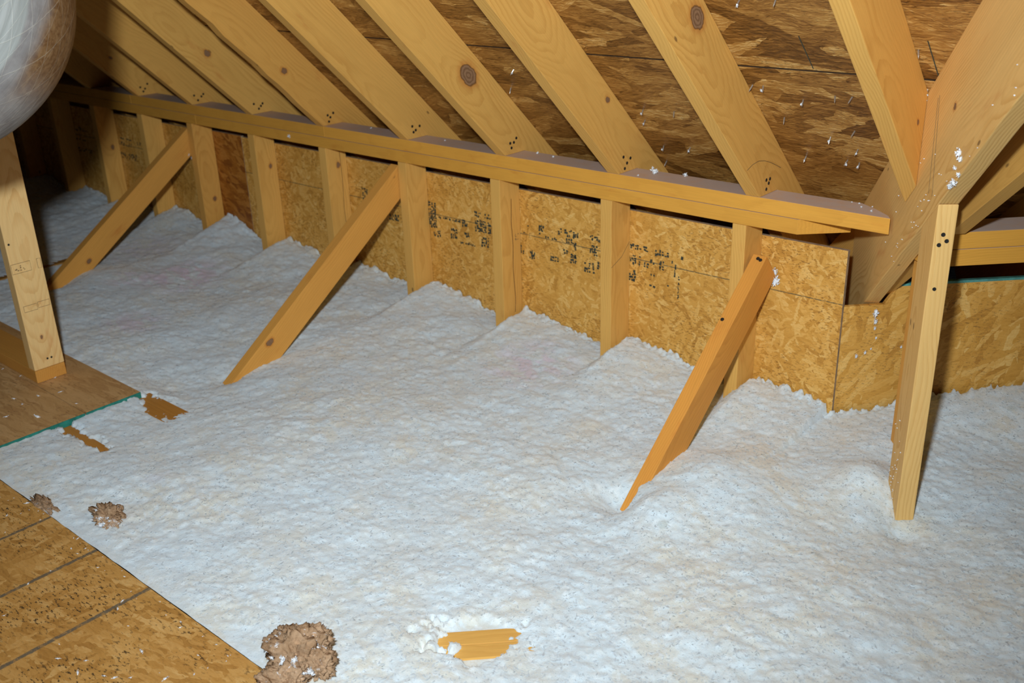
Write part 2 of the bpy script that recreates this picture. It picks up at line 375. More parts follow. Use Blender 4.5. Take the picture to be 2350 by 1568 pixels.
def loose_mat():
    t = NT('white_blown_fibreglass')
    oc = t.new('ShaderNodeTexCoord').outputs['Object']
    a = t.noise(oc, 2.2, 4, 0.6)
    b = t.noise(t.mapping(oc, loc=(4, 2, 0)), 5.5, 4, 0.65)
    f = t.noise(oc, 60, 4, 0.7)
    g = t.noise(t.mapping(oc, loc=(8, 3, 0)), 24, 3, 0.6)
    mp_ = t.mapping(oc, rot=(0, 0, 0.5), scale=(1.0, 1.5, 1.0))
    c1 = t.noise(mp_, 13, 4, 0.62, 0.4); c2 = t.noise(t.mapping(oc, loc=(8, 3, 0)), 42, 4, 0.7, 0.5)
    base = t.mix(t.smooth(t.math('ADD', t.math('MULTIPLY', a, 0.5), t.math('MULTIPLY', b, 0.5)), 0.40, 0.60), (0.80, 0.86, 0.90), (0.865, 0.805, 0.70))
    col = t.mix(t.smooth(c1, 0.46, 0.60, 0.0, 0.70), base, (0.86, 0.93, 0.975))
    col = t.mix(t.smooth(c2, 0.52, 0.66, 0.0, 0.80), col, (0.95, 0.975, 0.99))
    col = t.mix(t.smooth(f, 0.58, 0.78, 0.0, 0.22), col, (0.60, 0.56, 0.50))
    # a few patches of pink fibre mixed in
    for (px, py, rr_, am) in ((-3.32, 1.86, 0.22, 0.8), (-3.05, 1.50, 0.15, 0.6), (-3.45, 1.72, 0.12, 0.5), (-1.74, 2.02, 0.18, 0.6), (-3.75, 1.95, 0.22, 0.35), (-2.05, 1.0, 0.05, 0.15)):
        dx, dy, dz = t.sep(t.vmath('SUBTRACT', oc, (px, py, 0)))
        dd = t.math('SQRT', t.math('ADD', t.math('MULTIPLY', dx, dx), t.math('MULTIPLY', dy, dy)))
        m = t.math('MULTIPLY', t.smooth(dd, rr_*0.2, rr_, am, 0.0), t.smooth(c1, 0.40, 0.58))
        col = t.mix(m, col, (0.86, 0.60, 0.72))
    # rare dark bits and greenish specks
    sv = t.vor(oc, 16); s2 = t.sep(sv.outputs['Color'])
    m = t.math('MULTIPLY', t.smooth(t.math('ADD', sv.outputs['Distance'], t.math('MULTIPLY', t.math('SUBTRACT', f, 0.5), 0.5)), 0.10, 0.22, 1.0, 0.0), t.math('GREATER_THAN', s2[0], 0.90))
    col = t.mix(t.math('MULTIPLY', m, 0.32), col, (0.42, 0.44, 0.36))
    h = t.math('ADD', t.math('MULTIPLY', f, 0.6), t.noise(oc, 170, 3, 0.7))
    t.bump(h, 0.5, 0.003)
    t.b.inputs['Subsurface Weight'].default_value = 0.55
    t.b.inputs['Sheen Weight'].default_value = 0.35; t.b.inputs['Sheen Roughness'].default_value = 0.6
    t.b.inputs['Subsurface Radius'].default_value = (1.0, 1.0, 1.0)
    t.b.inputs['Subsurface Scale'].default_value = 0.010
    m_ = t.fin(t.mix(1.0, col, (0.88, 0.95, 0.985), 'MULTIPLY'), 0.95, 0.05)
    return m_
LOOSE = loose_mat()

def axis_points(lo, hi, f):
    v = [lo]
    while v[-1] < hi: v.append(v[-1]+f(v[-1]))
    return np.array(v)
def build_loose():
    xs = axis_points(-6.6, 0.9, lambda x: 0.0036+0.0018*max(0, -x-1.2))
    ys = axis_points(0.756, 4.3, lambda y: 0.0040 if y < 2.4 else 0.012)
    X, Y = np.meshgrid(xs, ys, indexing='ij')
    H = height(X, Y)
    nx, ny = X.shape
    # sideways scatter so that edges read as fibres, not as a grid
    jx = (hash2(np.floor(X*4000), np.floor(Y*4000), 3)-0.5)*0.0016
    jy = (hash2(np.floor(X*4000), np.floor(Y*4000), 4)-0.5)*0.0016
    jy[:, :2] = 0
    co = np.stack([X+jx, Y+jy, H+ZO], -1).reshape(-1, 3)
    idx = np.arange(nx*ny).reshape(nx, ny)
    q = np.stack([idx[:-1, :-1], idx[1:, :-1], idx[1:, 1:], idx[:-1, 1:]], -1).reshape(-1, 4)
    cx = (X[:-1, :-1]+X[1:, 1:])/2; cy = (Y[:-1, :-1]+Y[1:, 1:])/2
    wall = np.where(cx < -0.937, 2.274, cx+3.205)
    keep = (cy < wall) & ~((cx < -2.53) & (cy > 0.762) & (cy < 1.222))
    q = q[keep.reshape(-1)]
    # flecks: small bent flakes lying on the surface
    R = np.random.default_rng(5)
    N = 250000
    fx = 0.35-5.2*R.random(N)**1.35; fy = 0.76+R.random(N)*2.0
    fwall = np.where(fx < -0.93, 2.270, fx+3.20)
    ok = (fy < fwall) & ~((fx < -2.52) & (fy > 0.75) & (fy < 1.235)) & (fx > -5)
    fx, fy = fx[ok], fy[ok]; n = len(fx)
    fz, bm_ = height(fx, fy, mask=True)
    ok = bm_ < 0.5; fx, fy, fz = fx[ok], fy[ok], fz[ok]; n = len(fx)
    sz = 0.0011+0.0030*R.random(n)**4
    edge = sst(0.06, 0.0, fy-0.753); sz *= 1-0.4*edge
    d1 = R.normal(size=(n, 3)); d1[:, 2] *= 0.16; d1 /= np.linalg.norm(d1, axis=1)[:, None]
    d2 = np.cross(d1, np.array([0, 0, 1.0])+0.20*R.normal(size=(n, 3))); d2 /= np.linalg.norm(d2, axis=1)[:, None]
    d3 = np.cross(d1, d2)
    c = np.stack([fx, fy, fz+ZO+sz*0.15], 1)
    L = (sz*(0.8+1.0*R.random(n)))[:, None]; Wd = (sz*0.55)[:, None]; bend = (sz*0.3)[:, None]
    P = np.stack([c-d1*L-d3*bend, c+d2*Wd, c+d1*L-d3*bend, c-d2*Wd], 1).reshape(-1, 3)
    base = len(co)
    fq = (np.arange(n*4).reshape(n, 4)+base)
    allv = np.concatenate([co, P]); allq = np.concatenate([q, fq])
    me = bpy.data.meshes.new('loose_fill_insulation')
    me.vertices.add(len(allv)); me.vertices.foreach_set('co', allv.astype(np.float32).ravel())
    me.loops.add(allq.size); me.loops.foreach_set('vertex_index', allq.astype(np.int32).ravel())
    me.polygons.add(len(allq)); me.polygons.foreach_set('loop_start', np.arange(0, allq.size, 4, dtype=np.int32))
    me.update(calc_edges=True); me.validate()
    me.polygons.foreach_set('use_smooth', np.ones(len(me.polygons), dtype=bool))
    ft = NT('loose_fibre_flecks'); n_ = ft.noise(ft.new('ShaderNodeTexCoord').outputs['Object'], 30, 2)
    ftr = ft.new('ShaderNodeBsdfTranslucent'); ftr.inputs[0].default_value = (0.80, 0.86, 0.90, 1)
    ft.fin(ft.mix(n_, (0.74, 0.78, 0.80), (0.90, 0.94, 0.97)), 0.95, 0.0)
    fmx = ft.new('ShaderNodeMixShader'); fmx.inputs[0].default_value = 0.5
    ft.l.new(ft.b.outputs[0], fmx.inputs[1]); ft.l.new(ftr.outputs[0], fmx.inputs[2]); ft.l.new(fmx.outputs[0], ft.n['Material Output'].inputs[0])
    o = link('loose_fill_insulation', me, LOOSE); me.materials.append(ft.m)
    mi = np.zeros(len(me.polygons), dtype=np.int32); mi[len(q):] = 1; me.polygons.foreach_set('material_index', mi)
    tag(o, 'white fluffy blown-in fibreglass insulation filling the joist bays between the deck and the knee wall', 'insulation', kind='stuff')

# ------------------------------------------------------------------ setting: decks, walls, roof boards
K = math.tan(math.radians(44.0)); CS, SN = math.cos(math.radians(44.0)), math.sin(math.radians(44.0))
def structure(o, label=None):
    tag(o, label, None, None, 'structure'); return o
# front deck board: local x along world x, local z toward -Y (so that the strand pattern lies in its face)
def slab(name, x0, x1, y0, y1, ztop, th, mat, bev=0.001):
    """horizontal sheet; local x = world x, local z = world y, local y = down"""
    m = frame((0, 0, ztop), (1, 0, 0), (0, 1, 0))
    me = box_mesh(name, x0, x1, -th*0+0.0, th, y0, y1, bev)
    # local y = az x ax = (0,1,0)x(1,0,0) = (0,0,-1): thickness goes down
    return link(name, me, mat, None, m)
floor = structure(slab('floor', -4.2, 0.9, -1.6, 0.753, -1.22, 0.0185, DECK), 'orange strand board deck with dark nailing lines at lower left')
# drywall under the joist bays
lathe = structure(slab('floor_2', -6.8, 1.4, -1.8, 4.5, -1.50, 0.013, flat_mat('gypsum_board', (0.6, 0.58, 0.54), 0.9)))

def wall_sheet(name, x0, x1, z0, z1, y, mat, th=0.0125):
    m = frame((0, y, -0.85), (1, 0, 0), (0, 0, 1))      # local y = (0,0,1)x(1,0,0) = (0,1,0)
    me = box_mesh(name, x0, x1, 0, th, z0+0.85, z1+0.85, 0.0008)
    o = link(name, me, mat, None, m); me.materials.append(EDGE)
    for p in me.polygons:
        if abs(p.normal.y) < 0.5: p.material_index = 1
    return o
WALLL = WALL
wb = structure(wall_sheet('wall_back', -3.43, -0.937, -1.47, -0.779, 2.275, WALL), 'golden strand board knee wall with dark printed stamps')
wr_ = structure(wall_sheet('wall_middle', -3.675, -3.432, -1.47, -0.776, 2.275, RUST), 'rust orange strand board piece of the knee wall between two studs')
structure(wall_sheet('wall_left', -6.4, -3.677, -1.47, -0.782, 2.275, WALL), 'shaded strand board knee wall at the far left')
# side wall, turning 45 degrees away; its top has a notch for the valley beam
m = frame((0, 3.222, -0.9), (1, 1, 0), (0, 0, 1)); q2 = math.sqrt(2)
def sx(x): return x*q2
poly = [(sx(-0.946), -0.57), (sx(0.6), -0.57), (sx(0.6), 0.025), (sx(-0.842), 0.023), (sx(-0.865), -0.026), (sx(-0.946), -0.027)]
o = link('wall_right', prism_mesh('wall_right', poly, 0, 0.0125, 0.0008), WALL2, None, m)
structure(o, 'golden strand board side wall turning away at right with a teal top edge')
strip = link('edge_paint', box_mesh('edge_paint', sx(-0.838), sx(0.6), -0.0004, 0.013, 0.0200, 0.0262, 0), TEAL2, o, m)

# roof strand board in courses; each course ends on the valley line
VX, VY, VZ = -0.705, 2.076, -0.353                      # a point of the valley line
MX, MY = math.sin(math.radians(35)), -math.cos(math.radians(35))
def valley_x(y): return VX+(VY-y)*(MX/-MY)
SEAM_SHADE = flat_mat('painted_seam_shade', (0.045, 0.022, 0.008), 0.9)
def roof_sheet(name, x0, s0, s1, th=0.0125):
    m = frame((0, 2.185, -0.656+0.1925), (1, 0, 0), (0, -CS, SN))
    y0, y1 = 2.185-s0*CS, 2.185-s1*CS
    poly = [(x0, s0), (valley_x(y0), s0), (valley_x(y1), s1), (x0, s1)]
    o = link(name, prism_mesh(name, poly, 0, th, 0.0010), ROOF, None, m)
    o.data.materials.append(SEAM_SHADE)                     # shade of the seam gap painted onto the panel edges
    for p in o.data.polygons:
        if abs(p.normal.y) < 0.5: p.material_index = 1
    return o
SEAM = (2.185-2.043)/CS
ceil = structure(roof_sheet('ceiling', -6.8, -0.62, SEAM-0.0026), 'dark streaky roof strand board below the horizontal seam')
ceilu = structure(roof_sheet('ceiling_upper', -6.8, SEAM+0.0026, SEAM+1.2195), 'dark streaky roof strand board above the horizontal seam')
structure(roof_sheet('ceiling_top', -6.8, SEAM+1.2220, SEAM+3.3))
# the other roof side, rising at right angles to the side wall from the valley
T2 = math.tan(math.radians(38.7)); C2, S2 = math.cos(math.radians(38.7)), math.sin(math.radians(38.7))
m2 = frame((VX, VY, VZ), (1, 1, 0), (C2*0.7071, -C2*0.7071, S2))
# valley line inside this face: local x = along the wall, local z = up the slope
vl = Vector((MX, MY, (MX*0.7071-MY*0.7071)*T2)); ex = Vector((1, 1, 0)).normalized(); ez = Vector((C2*0.7071, -C2*0.7071, S2))
rx, rz = vl.dot(ex), vl.dot(ez)
a, b = -1.1, 3.6
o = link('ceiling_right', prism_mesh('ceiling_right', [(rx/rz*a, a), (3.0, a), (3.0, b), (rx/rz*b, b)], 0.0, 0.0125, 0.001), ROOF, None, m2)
structure(o, 'dark roof strand board of the turning roof side at far right')
# thickness must go outward: local y = az x ax
# ------------------------------------------------------------------ lumber
def board(name, mw, x0, x1, wd, mat, poly=None, th=0.038, label=None, cat='board', group=None, cut=None, bev=0.0016, **kw):
    if poly is None: poly = [(x0, 0), (x1, 0), (x1, wd), (x0, wd)]
    if cut:
        bm = bmesh.new()
        a = [bm.verts.new((p[0], 0, p[1])) for p in poly]; b = [bm.verts.new((p[0], th, p[1])) for p in poly]
        n = len(poly); bm.faces.new(a); bm.faces.new(b[::-1])
        for i in range(n): bm.faces.new((a[i], b[i], b[(i+1) % n], a[(i+1) % n]))
        bmesh.ops.recalc_face_normals(bm, faces=bm.faces)
        co, no = cut; inv = mw.inverted()
        co = inv @ Vector((co[0], co[1], co[2]+ZO)); no = (inv.to_3x3() @ Vector(no)).normalized()
        r = bmesh.ops.bisect_plane(bm, geom=bm.verts[:]+bm.edges[:]+bm.faces[:], plane_co=co, plane_no=no, clear_outer=True)
        bmesh.ops.holes_fill(bm, edges=[e for e in bm.edges if e.is_boundary])
        bmesh.ops.recalc_face_normals(bm, faces=bm.faces)
        bmesh.ops.bevel(bm, geom=list(bm.edges), offset=bev, segments=2, profile=0.6, affect='EDGES')
        me = bpy.data.meshes.new(name); bm.to_mesh(me); bm.free()
    else:
        me = prism_mesh(name, poly, 0, th, bev)
    o = link(name, me, mat, None, mw)
    seedit(o, **kw)
    if label: tag(o, label, cat, group)
    return o
def nailheads(parent, pts, axis='y', side=0.038, r=0.0042, mat=None):
    """small round nail heads on a face of the parent, in its local coordinates"""
    for (a, b) in pts:
        bm = bmesh.new()
        bmesh.ops.create_cone(bm, cap_ends=True, segments=12, radius1=r*1.1, radius2=r, depth=0.0016)
        me = bpy.data.meshes.new('nail_head'); bm.to_mesh(me); bm.free()
        if axis == 'y': L = Matrix.Translation((a, side, b)) @ Matrix.Rotation(-math.pi/2 if side > 0.01 else math.pi/2, 4, 'X')
        else: L = Matrix.Translation((a, b, side)) @ (Matrix.Rotation(math.pi, 4, 'X') if side < 0.01 else Matrix.Identity(4))
        link('nail_head', me, mat or NAIL, parent, parent.matrix_world @ L)

# --- rafters of the main roof, feet birdsmouthed on the plate
RX = [(-1.133, (0.541, 0.099), 0.0, 0.020, 'wide spruce roof rafter with a pencil arc at its foot, right of the plate tuft'),
      (-1.551, (0.182, 0.112), 0.0, 0.007, 'roof rafter whose foot is beside the biggest white tuft on the plate, smooth face'),
      (-1.957, (0.275, 0.082), 0.0, 0.024, 'roof rafter with one large round grey-brown knot in mid-face'),
      (-2.371, (-0.3, 0.30), 0.05, 0.006, 'plain clear roof rafter just left of the one with the large round knot'),
      (-2.792, (0.240, 0.051), 0.25, 0.009, 'reddish roof rafter with a chipped wane edge and a small black knot'),
      (-3.203, (0.275, 0.065), 0.0, 0.009, 'roof rafter with a pale ringed knot, left of the reddish wane-edged rafter'),
      (-3.595, (1.4, 0.05), 0.10, 0.012, 'roof rafter above the left brace, its upper part shaded by the duct'),
      (-4.000, (0.183, 0.055), 0.15, 0.006, 'dim roof rafter with one tiny dark knot near the duct shadow'),
      (-4.406, (0.9, 0.08), 0.2, 0.01, 'very dark roof rafter crossing behind the silver duct edge'),
      (-4.812, (0.7, 0.05), 0.2, 0.01, 'last dark roof rafter visible under the silver duct at far left'),
      (-5.218, (0.7, 0.05), 0.2, 0.01, None), (-5.624, (0.7, 0.05), 0.2, 0.01, None)]
def yz(y, z):       # world y, z -> rafter local
    dy, dz = 2.185-y, z+0.656
    return (dy*CS+dz*SN, -dy*SN+dz*CS)
tail = [yz(2.185, -0.6555), yz(2.276, -0.6555), yz(2.276, -0.744), (-0.56, 0.0), (-0.50, 0.138)]
raf = {}
for i, (x, kn, wm, kr, lab) in enumerate(RX):
    m = frame((x-0.038, 2.185, -0.656), (0, -CS, SN), (0, SN, CS))
    poly = [tail[4], tail[3], tail[2], tail[1], tail[0], (4.3, 0.0), (4.3, 0.138)][::-1]
    if i == 4:      # wane: bark edge eaten out of the lower arris
        wane = [(0.98-0.05*k, 0.005*abs(math.sin(k*0.9)+0.4*math.sin(k*2.3))*(1 if 1 < k < 17 else 0)) for k in range(18)]
        poly = [tail[4], tail[3], tail[2], tail[1], tail[0]]+wane[::-1]+[(4.3, 0.0), (4.3, 0.138)]; poly = poly[::-1]
    r = board('rafter', m, 0, 0, 0, WOOD, poly=poly, label=lab, cat='rafter', group='rafters of the main roof side' if lab else None,
              knot=kn, warm=wm, kr=kr, bev=0.0012)
    if not lab: tag(r, 'roof rafter hidden in the dark behind the silver duct', 'rafter', 'rafters hidden behind the duct')
    raf[i] = r
    if i < 8:
        q = random.Random(i+3)
        nailheads(r, [(-0.008+q.uniform(-.006, .006), 0.030+0.016*k+q.uniform(-.005, .005)) for k in range(3)]+[(0.012+q.uniform(-.005, .005), 0.040+q.uniform(-.008, .008))])
# pencil arc on the first rafter
def ribbon(name, pts, wdt, mat, parent, mw, y=0.0383, th=0.0003):
    bm = bmesh.new(); prev = None
    for k, p in enumerate(pts):
        a = pts[max(0, k-1)]; b = pts[min(len(pts)-1, k+1)]
        dx, dz = b[0]-a[0], b[1]-a[1]; L = math.hypot(dx, dz) or 1; nx, nz = -dz/L*wdt/2, dx/L*wdt/2
        q = [bm.verts.new((p[0]+nx, y, p[1]+nz)), bm.verts.new((p[0]-nx, y, p[1]-nz)), bm.verts.new((p[0]+nx, y-th, p[1]+nz)), bm.verts.new((p[0]-nx, y-th, p[1]-nz))]
        if prev:
            for i, j in ((0, 1), (1, 3), (3, 2), (2, 0)): bm.faces.new((prev[i], prev[j], q[j], q[i]))
        prev = q
    bmesh.ops.recalc_face_normals(bm, faces=bm.faces)
    me = bpy.data.meshes.new(name); bm.to_mesh(me); bm.free()
    return link(name, me, mat, parent, mw)
ribbon('pencil_arc', [yz(a, b) for a, b in ((2.112, -0.575), (2.138, -0.566), (2.166, -0.563), (2.196, -0.568), (2.227, -0.578), (2.256, -0.590), (2.283, -0.602))], 0.0012, PENCIL, raf[0], raf[0].matrix_world)

# --- the valley beam and the short rafter cut against it
BE = math.radians(38.66); P0 = Vector((-0.632, 1.941, -0.538)); NN = Vector((-MY, MX, 0))
mb = frame(P0, (MX*math.cos(BE), MY*math.cos(BE), math.sin(BE)), (-MX*math.sin(BE), -MY*math.sin(BE), math.cos(BE)))
vb = board('valley_rafter', mb, -1.05, 3.9, 0.243, CREAM, label='massive valley rafter slanting up to the top right corner with cathedral grain and white tufts', cat='rafter', knot=(0.13, 0.135), kr=0.006, bev=0.002)
vb['pith'] = 0.02
for t0, t1 in (((0.045, 0.20), (-0.055, 0.045)), ((0.055, 0.20), (-0.035, 0.03))):
    ribbon('pencil_line', [t0, t1], 0.0010, PENCIL, vb, mb, y=-0.0002)
mj = frame((-0.762, 2.185, -0.656), (0, -CS, SN), (0, SN, CS))
jk = board('jack_rafter', mj, -0.5, 4.2, 0.138, WOOD, label='short jack rafter ending on the left face of the massive valley rafter', cat='rafter',
           knot=(0.279, 0.075), kr=0.005, cut=((P0.x-NN.x*0.0006, P0.y-NN.y*0.0006, 0), NN))

# --- rafters of the other roof side
for k in range(3):
    s = -0.651+0.287*k
    ax = Vector((C2*0.7071, -C2*0.7071, S2)); az = Vector((-S2*0.7071, S2*0.7071, C2))
    org = Vector((s, s+2.826, -0.667))-Vector((0.7071, 0.7071, 0))*0.038
    mr = frame(org, ax, az)
    sc = 0.010/S2
    poly = [(-0.018, 0.010*1.25-0.0+0.0), (3.6, 0.0), (3.6, 0.226), (-0.75, 0.226), (-0.75, 0.0), (-0.163, 0.0), (-0.090, 0.0905)]
    # birdsmouth: level seat on the plate, plumb heel behind it
    def loc(bk, z): # bk = distance behind the plate front, z world
        return (-(bk)*C2+(z+0.667)*S2, bk*S2+(z+0.667)*C2)
    poly = [loc(-0.0125, -0.6565+0.0), (3.6, 0.0), (3.6, 0.226), (-0.75, 0.226), (-0.75, 0.0), loc(0.0905, -0.667-0.0905*T2), loc(0.0905, -0.6565)]
    r = board('rafter', mr, 0, 0, 0, WOOD, poly=poly, bev=0.0012, knot=(0.5, 0.1), kr=0.006, warm=0.1, dark=0.95)
    if k == 0: tag(r, 'rafter of the turning roof side just right of the tall post', 'rafter')
    else: tag(r, 'rafter of the turning roof side beyond the right edge', 'rafter', 'further rafters of the turning roof side')

# --- top plates of the knee wall: two layers, spliced
def flat(z): return frame((0, 0, z), (1, 0, 0), (0, 1, 0))     # local x = x, local z = y, thickness down
def rect(x0, x1, y0=2.185, y1=2.274): return [(x0, y0), (x1, y0), (x1, y1), (x0, y1)]
board('top_plate', flat(-0.656), 0, 0, 0, PLATEW, poly=[(-2.790, 2.185), (-0.811, 2.185), (-0.823, 2.205), (-0.868, 2.243), (-0.915, 2.274), (-2.790, 2.274)], th=0.0375,
      label='upper top plate length ending at the valley rafter, dusty on top', cat='plate', knot=(-1.41, 2.23), kr=0.004)
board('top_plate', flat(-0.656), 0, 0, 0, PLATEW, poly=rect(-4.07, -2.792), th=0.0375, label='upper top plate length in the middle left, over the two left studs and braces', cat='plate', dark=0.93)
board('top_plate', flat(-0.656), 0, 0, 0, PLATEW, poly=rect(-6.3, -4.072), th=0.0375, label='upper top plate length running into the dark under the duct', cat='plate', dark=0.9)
board('top_plate', flat(-0.6945), 0, 0, 0, PLATEW, poly=[(-3.59, 2.185), (-1.030, 2.185), (-0.935, 2.274), (-3.59, 2.274)], th=0.0375,
      label='lower top plate length with a mitred right end under the longer upper plate', cat='plate', knot=(-1.6, 2.2), kr=0.004, dark=0.97)
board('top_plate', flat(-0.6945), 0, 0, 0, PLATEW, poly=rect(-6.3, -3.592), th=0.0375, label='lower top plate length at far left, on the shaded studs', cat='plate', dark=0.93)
fp = frame((0, 2.826, -0.657), (1, 1, 0), (-1, 1, 0)); fp2 = frame((0, 2.826, -0.6955), (1, 1, 0), (-1, 1, 0))
board('top_plate', fp, sx(-0.700), sx(0.35), 0.089, PLATEW, th=0.0375, label='upper plate of the turning side wall at the right edge, dusty on top', cat='plate')
board('top_plate', fp2, sx(-0.700), sx(0.35), 0.089, PLATEW, th=0.0375, label='lower plate of the turning side wall at the right edge', cat='plate')

# --- studs of the knee wall
STX = [-1.2035, -1.6125, -2.0235, -2.4286, -2.834, -3.252, -3.665, -4.043, -4.449, -4.855, -5.26, -5.67]
SL = ['knee wall stud partly hidden behind the rightmost diagonal brace', 'knee wall stud with a crossing pencil line, first left of the right brace stud',
      'knee wall stud with a long dark crack and a faint ink mark', 'knee wall stud whose left side carries the top of the middle diagonal brace',
      'split-faced pale stud crossed by the middle diagonal brace', 'knee wall stud between the rust orange board and the golden board, two small reddish knots',
      'pinkish knee wall stud at the top of the left diagonal brace', 'knee wall stud behind the left diagonal brace',
      'far left stud with a brown knot, lit against the stamped shaded board', 'half shadowed stud left of the lit knotty stud', 'almost black stud below the duct', None]
studs = []
for i, x in enumerate(STX):
    m = frame((x, 2.185, 0), (0, 0, 1), (0, 1, 0))   # local y = +x
    kn = {8: (-0.93, 0.055), 5: (-0.86, 0.06), 6: (-1.05, 0.055), 4: (-0.80, 0.05)}.get(i)
    s = board('stud', m, -1.486, -0.7325, 0.0885, WOOD, label=SL[i] or 'almost black stud behind the post and duct', cat='stud', group='studs of the knee wall',
              knot=kn, kr=0.007, warm={6: 0.25}.get(i, 0), dark={4: 1.06, 5: 1.04, 7: 1.04, 8: 1.06}.get(i, 1.0))
    studs.append(s)
# a long crack in the third stud's right face, a split in the fifth's
ribbon('crack', [(-0.80, 0.050), (-0.87, 0.047), (-0.95, 0.052), (-1.03, 0.049), (-1.12, 0.056), (-1.17, 0.053)], 0.0022, flat_mat('crack_brown', (0.16, 0.06, 0.02)), studs[2], studs[2].matrix_world)
ribbon('crack', [(-0.745, 0.060), (-0.85, 0.063), (-0.96, 0.058), (-1.06, 0.061)], 0.0016, bpy.data.materials['crack_brown'], studs[4], studs[4].matrix_world)
ribbon('pencil_line', [(-0.925, 0.001), (-0.905, 0.05), (-0.87, 0.087)], 0.0012, PENCIL, studs[1], studs[1].matrix_world)
for k in range(3):
    s = -0.690+0.287*k
    m = frame((s, s+2.826, 0), (0, 0, 1), (-1, 1, 0))
    st = board('stud', m, -1.486, -0.7335, 0.0885, ORANGE, knot=(-0.9, 0.04), kr=0.004, dark=0.95)
    if k == 0: tag(st, 'stud of the side wall, a sliver seen behind the right edge of the tall post', 'stud')
    else: tag(st, 'stud of the side wall beyond the right edge', 'stud', 'further studs of the side wall')

# --- diagonal braces
def brace(x1, py, pz, deg, L, lab, mat, end='plumb', **kw):
    c, s = math.cos(math.radians(deg)), math.sin(math.radians(deg))
    m = frame((x1-0.038, py, pz), (0, c, s), (0, -s, c))      # local y = az x ax = (-?)
    # top edge is local z = 0
    if end == 'plumb': poly = [(-L, -0.0885), (-0.0885*s/c, -0.0885), (0, 0), (-L, 0)]
    else: poly = [(-L, -0.0885), (0, -0.0885), (0, 0), (-L, 0)]
    return m, poly, lab, mat, kw
def put_brace(b):
    m, poly, lab, mat, kw = b
    # frame gives local y = (-1,0,0) here; shift so that the board spans x1-0.038 .. x1
    y = m.to_3x3() @ Vector((0, 1, 0))
    if y.x < 0: m = m.copy(); m.translation = m.translation+Vector((0.038, 0, 0))
    return board('diagonal_brace', m, 0, 0, 0, mat, poly=poly, label=lab, cat='brace', group='diagonal braces of the knee wall', **kw)
b2 = put_brace(brace(-2.432, 2.192, -0.7455, 35.2, 1.10, 'middle diagonal brace, its foot in the insulation, small knot near the foot', ORANGE, knot=(-0.72, -0.02), kr=0.009, dark=1.0))
b1 = put_brace(brace(-3.670, 2.192, -0.7545, 35.2, 1.05, 'left diagonal brace beside the pinkish stud, dim and farther away', ORANGE, knot=(-0.66, -0.055), kr=0.008, dark=0.95))
b3 = put_brace(brace(-1.120, 2.218, -0.813, 39.4, 1.02, 'right diagonal brace of deeper orange wood, nearest to the camera', ORANGE, end='square', knot=(-0.70, -0.012), kr=0.006, warm=0.35))
def top_nails(b, pts):
    for (a, yy) in pts:
        bm = bmesh.new(); bmesh.ops.create_cone(bm, cap_ends=True, segments=12, radius1=0.005, radius2=0.0045, depth=0.0018)
        me = bpy.data.meshes.new('nail_head'); bm.to_mesh(me); bm.free()
        link('nail_head', me, NAIL, b, b.matrix_world @ Matrix.Translation((a, yy, 0.0006)))
top_nails(b3, [(-0.014, 0.012), (-0.20, 0.030), (-0.011, 0.020)])

# --- posts
mp = frame((P0.x, P0.y, 0), (0, 0, 1), (-MX, -MY, 0))
tb = math.tan(BE)
rp = board('post', mp, 0, 0, 0, CREAM, poly=[(-1.486, 0), (-0.5395, 0), (-0.5395-0.0885*tb, 0.0885), (-1.486, 0.0885)], label='tall upright post at right carrying the valley rafter, nails at its top', cat='post', bev=0.002, dark=1.0)
nailheads(rp, [(-0.600, 0.0165), (-0.613, 0.0245), (-0.621, 0.0110)], axis='z', side=-0.0004, r=0.0040)
nailheads(rp, [(-0.712, 0.014)], axis='z', side=-0.0004, r=0.0036)
ml = frame((-2.858, 1.071, 0), (0, 0, 1), (0, 1, 0))
lp = board('post', ml, -1.1815, 1.1, 0.089, PINE, label='pale pine post at left standing on a flat sill, faint stamped boxes on it', cat='post', knot=(-1.085, 0.040), kr=0.0045, bev=0.002)
lp['pith'] = 0.0
nailheads(lp, [(-1.155, 0.043), (-1.155, 0.055)], r=0.003)
nailheads(lp, [(-0.80, 0.010)], r=0.003)
board('sill_board', flat(-1.182), 0, 0, 0, ORANGE, poly=[(-4.6, 1.070), (-2.818, 1.070), (-2.818, 1.159), (-4.6, 1.159)], th=0.0375, label='flat sill board lying on the plywood under the pale pine post', cat='board', dark=0.85, warm=0.1)

# --- plywood sheets at left, teal painted end grain
for y0, y1, lab in ((0.757, 1.0615, 'nearer brown plywood sheet with a teal painted end, beside the front deck'), (1.0635, 1.228, 'farther brown plywood sheet strip with a teal end, under the pale post')):
    p = slab('plywood_sheet', -4.5, -2.5245, y0, y1, -1.2205, 0.018, PLY); tag(p, lab, 'plywood')
    e = link('painted_edge', box_mesh('painted_edge', -2.5245, -2.5225, 0.0003, 0.0182, y0+0.0005, y1-0.0005, 0), TEAL, p, p.matrix_world)

